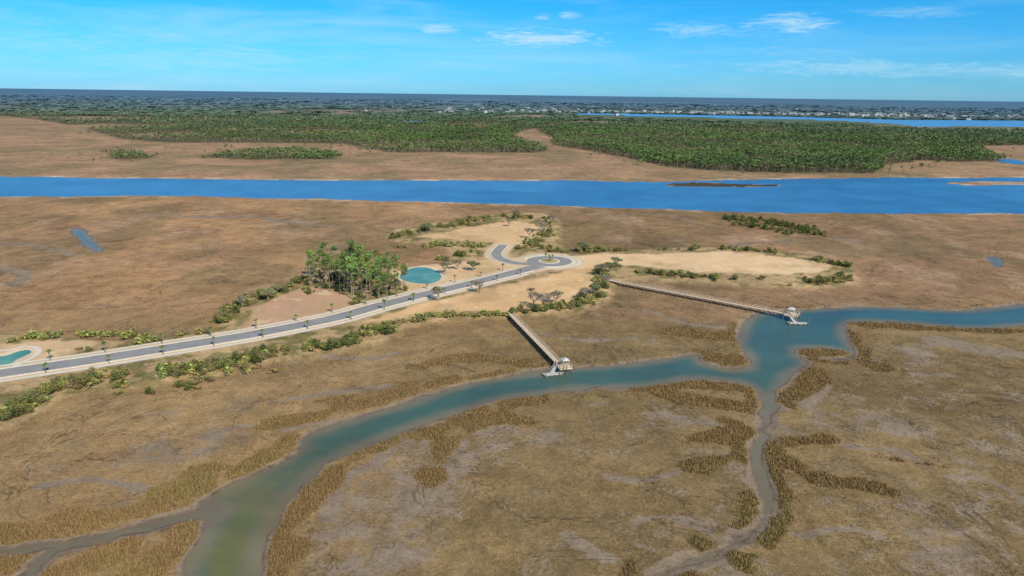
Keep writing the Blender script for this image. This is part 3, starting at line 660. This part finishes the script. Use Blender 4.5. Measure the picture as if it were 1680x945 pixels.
ht=rng.uniform(8,15,n)*(1-.35*ss(.1,.9,-x/y*1.2))*np.where(sf_[k]>-8,.75,1);wid=1.95*np.maximum(1,y/1250)*rng.uniform(.65,1.3,n)
inI=(sdf(FOR[2],x,y)<10)|(sdf(FOR[3],x,y)<10);ht=np.where(inI,ht*.6,ht)
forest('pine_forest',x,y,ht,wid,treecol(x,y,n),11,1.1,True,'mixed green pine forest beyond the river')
N=52000
y=np.exp(rng.uniform(math.log(2450),math.log(9000),N));x=rng.uniform(-.9,.95,N)*y
sb=fields(x,y)['s'];k=(sb>15)&~((y<2600)&(inforest(x,y)>0))&((fbm(x,y/2.5,420,5,61)<.52)|(rng.uniform(size=N)<.06))&~baydrop(x,y)&~(inclr(x,y)&(rng.uniform(size=N)<.9))
k&=rng.uniform(size=N)>ss(4500,9000,y)*.8
x,y=x[k],y[k];n=len(x);print('far',n)
forest('distant_woodland',x,y,rng.uniform(3,6.5,n)*(1-.5*ss(3500,7000,y)),np.maximum(8,y/150)*rng.uniform(.6,1.4,n),treecol(x,y,n),8,1.15,False,'woodland with blue-green haze painted into its colour, stretching to horizon',.05)
# ------------------------------------------------------------------ town houses
def house(w,l,h,wall):
    m=MB();m.box(-w/2,w/2,-l/2,l/2,0,h,(.7,.7,.7),0)
    e=.8;v_=[(-w/2-e,-l/2-e,h),(w/2+e,-l/2-e,h),(w/2+e,l/2+e,h),(-w/2-e,l/2+e,h),(0,-l/2-e,h+w*.3),(0,l/2+e,h+w*.3)]
    m.add(v_,[(0,3,5,4),(1,4,5,2)],(.3,.3,.3),1);m.add(v_,[(0,4,1),(3,2,5)],(.7,.7,.7),0)
    for sx in (-1,1):
        for yy in np.arange(-l/2+2,l/2-1,3.5):
            m.box(sx*(w/2)-.05,sx*(w/2)+.05,yy,yy+1.3,h*.55,h*.8,(.05,.05,.05),2)
    return m.build('house',[wall,hroof,plain('window_glass',(.06,.08,.1),.1,.1,.2)])
HS=[house(12,20,9,housem),house(16,24,10,plain('cream_wall',(.5,.45,.38),.1,.1)),house(18,34,9,housem),house(11,15,8,plain('grey_wall',(.38,.39,.41),.1,.1))]
cnt=0
while cnt<190:
    px=rng.uniform(720,1690);base=182+(px-720)/960*9
    py=base+rng.normal(0,1.2)+(1.5 if px>1250 else 0)
    if px<950: py=rng.uniform(178,186)
    if rng.uniform()<.07: px=rng.uniform(60,1680);py=160+(px/1680)*16+rng.uniform(2,22)
    if py-(143+px*22/1680)<9: continue
    x,y=P(px,py);sv=fields(np.array([x]),np.array([y]))['s'][0]
    if sv<5: continue
    sc=rng.uniform(.6,1.0)*max(1,y/5200);obj('house',HS[int(rng.integers(4))],None,'pale waterfront house among distant trees','house','houses of the distant town',None,(x,y,1),rng.uniform(0,3.14),(sc,sc,sc*.9))
    cnt+=1
# ------------------------------------------------------------------ docks
def dock(p0,p1,label,head):
    p0=np.array(p0);p1=np.array(p1);d=p1-p0;L=np.linalg.norm(d);ang=math.atan2(d[1],d[0])-math.pi/2
    e=obj('dock',None,None,label,'dock',None,None,(p0[0],p0[1],0),ang)
    W=1.05;Z=2.1
    m=MB();m.box(-W,W,0,L,Z-.08,Z);m.box(-W+.1,-W+.25,0,L,Z-.35,Z-.083);m.box(W-.25,W-.1,0,L,Z-.35,Z-.083);obj('walkway_deck',m.build('walkway_deck',[deckm]),e)
    for sx in (-1,1):
        m=MB();x=sx*(W-.06)
        for z_ in (.5,1.05): m.box(x-.06,x+.06,0,L,Z+z_-.05,Z+z_+.05)
        for yy in np.arange(1.5,L,1.8): m.box(x-.045,x+.045,yy-.06,yy+.06,Z+.003,Z+.985)
        obj('railing',m.build('railing',[railm]),e)
    m=MB();m.cone((0,0,-1.5),(0,0,Z+.05),.16,.14,7);pl=m.build('piling',[pilem])
    for yy in np.arange(1,L,3.4 if L<80 else 4.2):
        for sx in (-1,1): obj('piling',pl,e,loc=(sx*(W+.02),yy,0))
    m=MB()
    for yy in np.arange(1,L,3.4 if L<80 else 4.2): m.box(-W-.15,W+.15,yy+.17,yy+.3,Z-.6,Z-.36)
    obj('cross_beam',m.build('cross_beam',[pilem]),e)
    hx0,hx1,hy0,hy1=head['deck'];m=MB();m.box(hx0,hx1,L,L+hy1,Z-.07,Z+.01);m.box(hx0+.05,hx1-.05,L+.05,L+hy1-.05,Z-.35,Z-.073);obj('pierhead_deck',m.build('pierhead_deck',[deckm]),e)
    m=MB()
    for x in (hx0+.06,hx1-.06):
        for z_ in (.5,1.05): m.box(x-.04,x+.04,L,L+hy1,Z+z_-.05,Z+z_+.05)
        for yy in np.arange(L+.1,L+hy1,1.2): m.box(x-.05,x+.05,yy-.05,yy+.05,Z+.012,Z+1.1)
    for z_ in (.5,1.05): m.box(hx0+.11,hx1-.11,L+hy1-.1,L+hy1-.02,Z+z_-.05,Z+z_+.05)
    obj('railing',m.build('railing_head',[railm]),e)
    m=MB();m.cone((0,0,-1.8),(0,0,Z+1.3),.17,.14,8);bpl=m.build('piling_tall',[pilem])
    for x in np.linspace(hx0,hx1,3):
        for yy in np.linspace(L+.4,L+hy1+.1,3): obj('piling',pl if (yy<L+hy1 and hx0<x<hx1) else bpl,e,loc=(x,yy,0))
    rx,ry,rw,rl=head['roof'];sh=obj('roof_shelter',None,e)
    m=MB();zr=Z+2.2;v_=[(rx-rw,ry-rl,zr),(rx+rw,ry-rl,zr),(rx+rw,ry+rl,zr),(rx-rw,ry+rl,zr),(rx,ry-rl*.35,zr+.75),(rx,ry+rl*.35,zr+.75)]
    v_=[(a,b+L,c_) for a,b,c_ in v_];m.add(v_,[(1,2,5,4),(3,0,4,5)]);m.add(v_,[(0,1,4),(2,3,5)]);m.add(v_,[(0,3,2,1)])
    obj('roof',m.build('shelter_roof',[roofm]),sh)
    m=MB();m.cone((0,0,Z+.012),(0,0,zr+.01),.10,.10,6);ps=m.build('shelter_post',[railm])
    for a in (-1,1):
        for b in (-1,1): obj('post',ps,sh,loc=(rx+a*(rw-.3),ry+L+b*(rl-.3),0))
    m=MB();m.box(rx-rw+.5,rx+rw-.5,ry+L-.3,ry+L+.2,Z+.4,Z+.48);m.box(rx-rw+.5,rx-rw+.65,ry+L-.25,ry+L+.15,Z+.012,Z+.4);m.box(rx+rw-.65,rx+rw-.5,ry+L-.25,ry+L+.15,Z+.012,Z+.4);obj('bench',m.build('bench',[railm]),sh)
    (fx,fy),(fw,fl),fa=head['float']
    fo=obj('floating_dock',None,e,loc=(fx,fy+L,0),rotz=fa-ang)
    m=MB();m.box(-fl/2,fl/2,-fw/2,fw/2,.35,.5);obj('float_deck',m.build('float_deck',[floatm]),fo)
    m=MB()
    for x in np.linspace(-fl/2+.8,fl/2-.8,4): m.box(x-.6,x+.6,-fw/2+.08,fw/2-.08,-.15,.347)
    obj('pontoon',m.build('pontoon',[pilem]),fo)
    for x in (-fl/2+.3,fl/2-.3): obj('piling',bpl,fo,loc=(x,-fw/2-.25,0))
    gx,gy=head['gang'];a=np.array([gx,gy+L,Z]);ca,sa=math.cos(fa-ang),math.sin(fa-ang);q=-fl/2*.2
    b=np.array([fx+ca*q,fy+L+sa*q,.55]);dd=b-a;per=np.array([-dd[1],dd[0],0]);per/=np.linalg.norm(per)
    m=MB();v_=[a-per*.6,a+per*.6,b+per*.6,b-per*.6];v_+= [w-np.array([0,0,.12]) for w in v_]
    m.add(v_,[(0,1,2,3),(7,6,5,4),(0,3,7,4),(1,5,6,2)]);
    for sg in (-1,1):
        m.cone(a+per*.6*sg+np.array([0,0,1]),b+per*.6*sg+np.array([0,0,1]),.05,.05,4)
        for f_ in np.linspace(0,1,5): qq=a+(b-a)*f_+per*.6*sg;m.cone(qq,qq+np.array([0,0,1]),.04,.04,4)
    obj('gangway',m.build('gangway',[floatm]),e)
    return e
A=P(838,515,2.1);B=P(918,597,2.1)
dock(A,B,'long weathered wooden dock with roofed pierhead over creek',dict(deck=(-3.2,1.6,0,4.5),roof=(-1.2,2.0,1.25,1.25),float=((3.6,3.6),(2.2,7.0),math.radians(20)),gang=(1.6,1.0)))
A=P(992,458,2.1);B=P(1287,514,2.1)
dock(A,B,'very long straight wooden dock with roofed pierhead and float',dict(deck=(-3.6,2.4,0,5.5),roof=(-.9,2.4,1.5,1.35),float=((4.6,6.8),(2.2,8.0),math.radians(-3)),gang=(2.4,3.0)))
m=MB();m.cone((0,0,-.5),(0,0,1.6),.14,.12,8);m.cone((0,0,1.6),(0,0,1.75),.17,.02,8)
x,y=P(803,738);obj('marker_post',m.build('marker_post',[pilem]),None,'weathered wooden post standing in grey mud','post',None,None,(x,y,.3))
m=MB()
for k in range(60):
    a=rng.uniform(0,3.14);p=np.array([rng.normal(0,.8),rng.normal(0,.6),rng.uniform(.0,.8)]);q=np.array([math.cos(a),math.sin(a),rng.normal(0,.35)])*rng.uniform(.6,1.5)
    m.cone(p-q,p+q,.07,.03,4,(.18,.11,.07))
x,y=P(872,476,1.2);obj('brush_pile',m.build('brush_pile',[bark]),None,'brown pile of cut branches on cleared dirt','brush pile',None,None,(x,y,1.3))
# ------------------------------------------------------------------ light
EL,AZ=math.radians(40),math.radians(146)
sd=Vector((math.sin(AZ)*math.cos(EL),math.cos(AZ)*math.cos(EL),math.sin(EL)))
L=bpy.data.lights.new('sun','SUN');L.energy=4.7;L.angle=math.radians(.5);L.color=(1,.95,.85)
lo=bpy.data.objects.new('sun',L);COL.objects.link(lo);lo.rotation_euler=sd.to_track_quat('Z','Y').to_euler()
w=bpy.data.worlds.new('World');scene.world=w;w.use_nodes=True;nt=w.node_tree;bg=nt.nodes['Background']
sky=nd(nt,'ShaderNodeTexSky');sky.sky_type='NISHITA';sky.sun_disc=False;sky.sun_elevation=EL;sky.sun_rotation=AZ;sky.air_density=1.0;sky.dust_density=.3;sky.ozone_density=2.0
g=nd(nt,'ShaderNodeTexCoord').outputs['Generated'];sx=nd(nt,'ShaderNodeSeparateXYZ',{0:g})
elv=sx.outputs[2]
tint=mx(nt,mr(nt,elv,0,.13,0,1),(.30,.84,1.62),(.07,.80,1.42))
tint=mx(nt,mr(nt,elv,.2,.5,0,1,True),tint,(.62,.85,1.0))
c=mx(nt,1.0,sky.outputs[0],tint,'MULTIPLY')
mp=nd(nt,'ShaderNodeMapping',{'Vector':g,'Scale':(2.2,2.2,18)}).outputs[0]
n1=noise(nt,mp,1.6,8,.6,.6);veil=mr(nt,n1,.40,.78,0,.42,True)
veil=ma(nt,'MULTIPLY',veil,mr(nt,sx.outputs[0],-.7,.4,1.5,.4))
u=ma(nt,'DIVIDE',sx.outputs[0],ma(nt,'MAXIMUM',sx.outputs[1],.05));vv=ma(nt,'DIVIDE',elv,ma(nt,'MAXIMUM',sx.outputs[1],.05))
mp2=nd(nt,'ShaderNodeMapping',{'Vector':g,'Scale':(16,16,110)}).outputs[0]
n2=mr(nt,noise(nt,mp2,1.5,9,.72,1.0),.3,.7,-.95,.75)
puff=None
for (px,py,w_,h_,a_) in ((895,62,125,17,.95),(715,47,42,9,.65),(1295,38,85,20,.8),(1140,50,95,15,.55),(935,25,24,7,.6),(890,27,16,6,.55),(1450,112,340,16,.5),(1560,118,190,10,.4),(1500,20,130,10,.3),(300,95,280,22,.38),(120,70,220,24,.25),(1280,85,160,10,.2),(560,70,120,8,.2)):
    d=R@Vector(((px-CX)/F,-(py-CY)/F,-1.0));u0,v0=d.x/d.y,d.z/d.y
    q=ma(nt,'ADD',ma(nt,'POWER',ma(nt,'DIVIDE',ma(nt,'SUBTRACT',u,u0),w_/F),2.0),ma(nt,'POWER',ma(nt,'DIVIDE',ma(nt,'SUBTRACT',vv,v0),h_/F),2.0))
    m_=ma(nt,'MULTIPLY',mr(nt,ma(nt,'ADD',ma(nt,'SUBTRACT',1.0,q),n2),.0,1.5,0,1,True),a_)
    m_=ma(nt,'MULTIPLY',m_,mr(nt,q,1.8,.6,0,1,True))
    puff=m_ if puff is None else ma(nt,'MAXIMUM',puff,m_)
cl=ma(nt,'MINIMUM',ma(nt,'ADD',veil,puff),.85)
c=mx(nt,cl,c,(5.2,7.9,9.4))
nt.links.new(c,bg.inputs[0]);bg.inputs[1].default_value=.1
# ------------------------------------------------------------------ camera
cd=bpy.data.cameras.new('camera');cd.lens=24;cd.sensor_width=36;cd.clip_start=1;cd.clip_end=300000
co=bpy.data.objects.new('camera',cd);COL.objects.link(co);co.matrix_world=Matrix.Translation((0,0,H))@R.to_4x4();scene.camera=co
scene.view_settings.view_transform='Standard'
scene.view_settings.look='None'
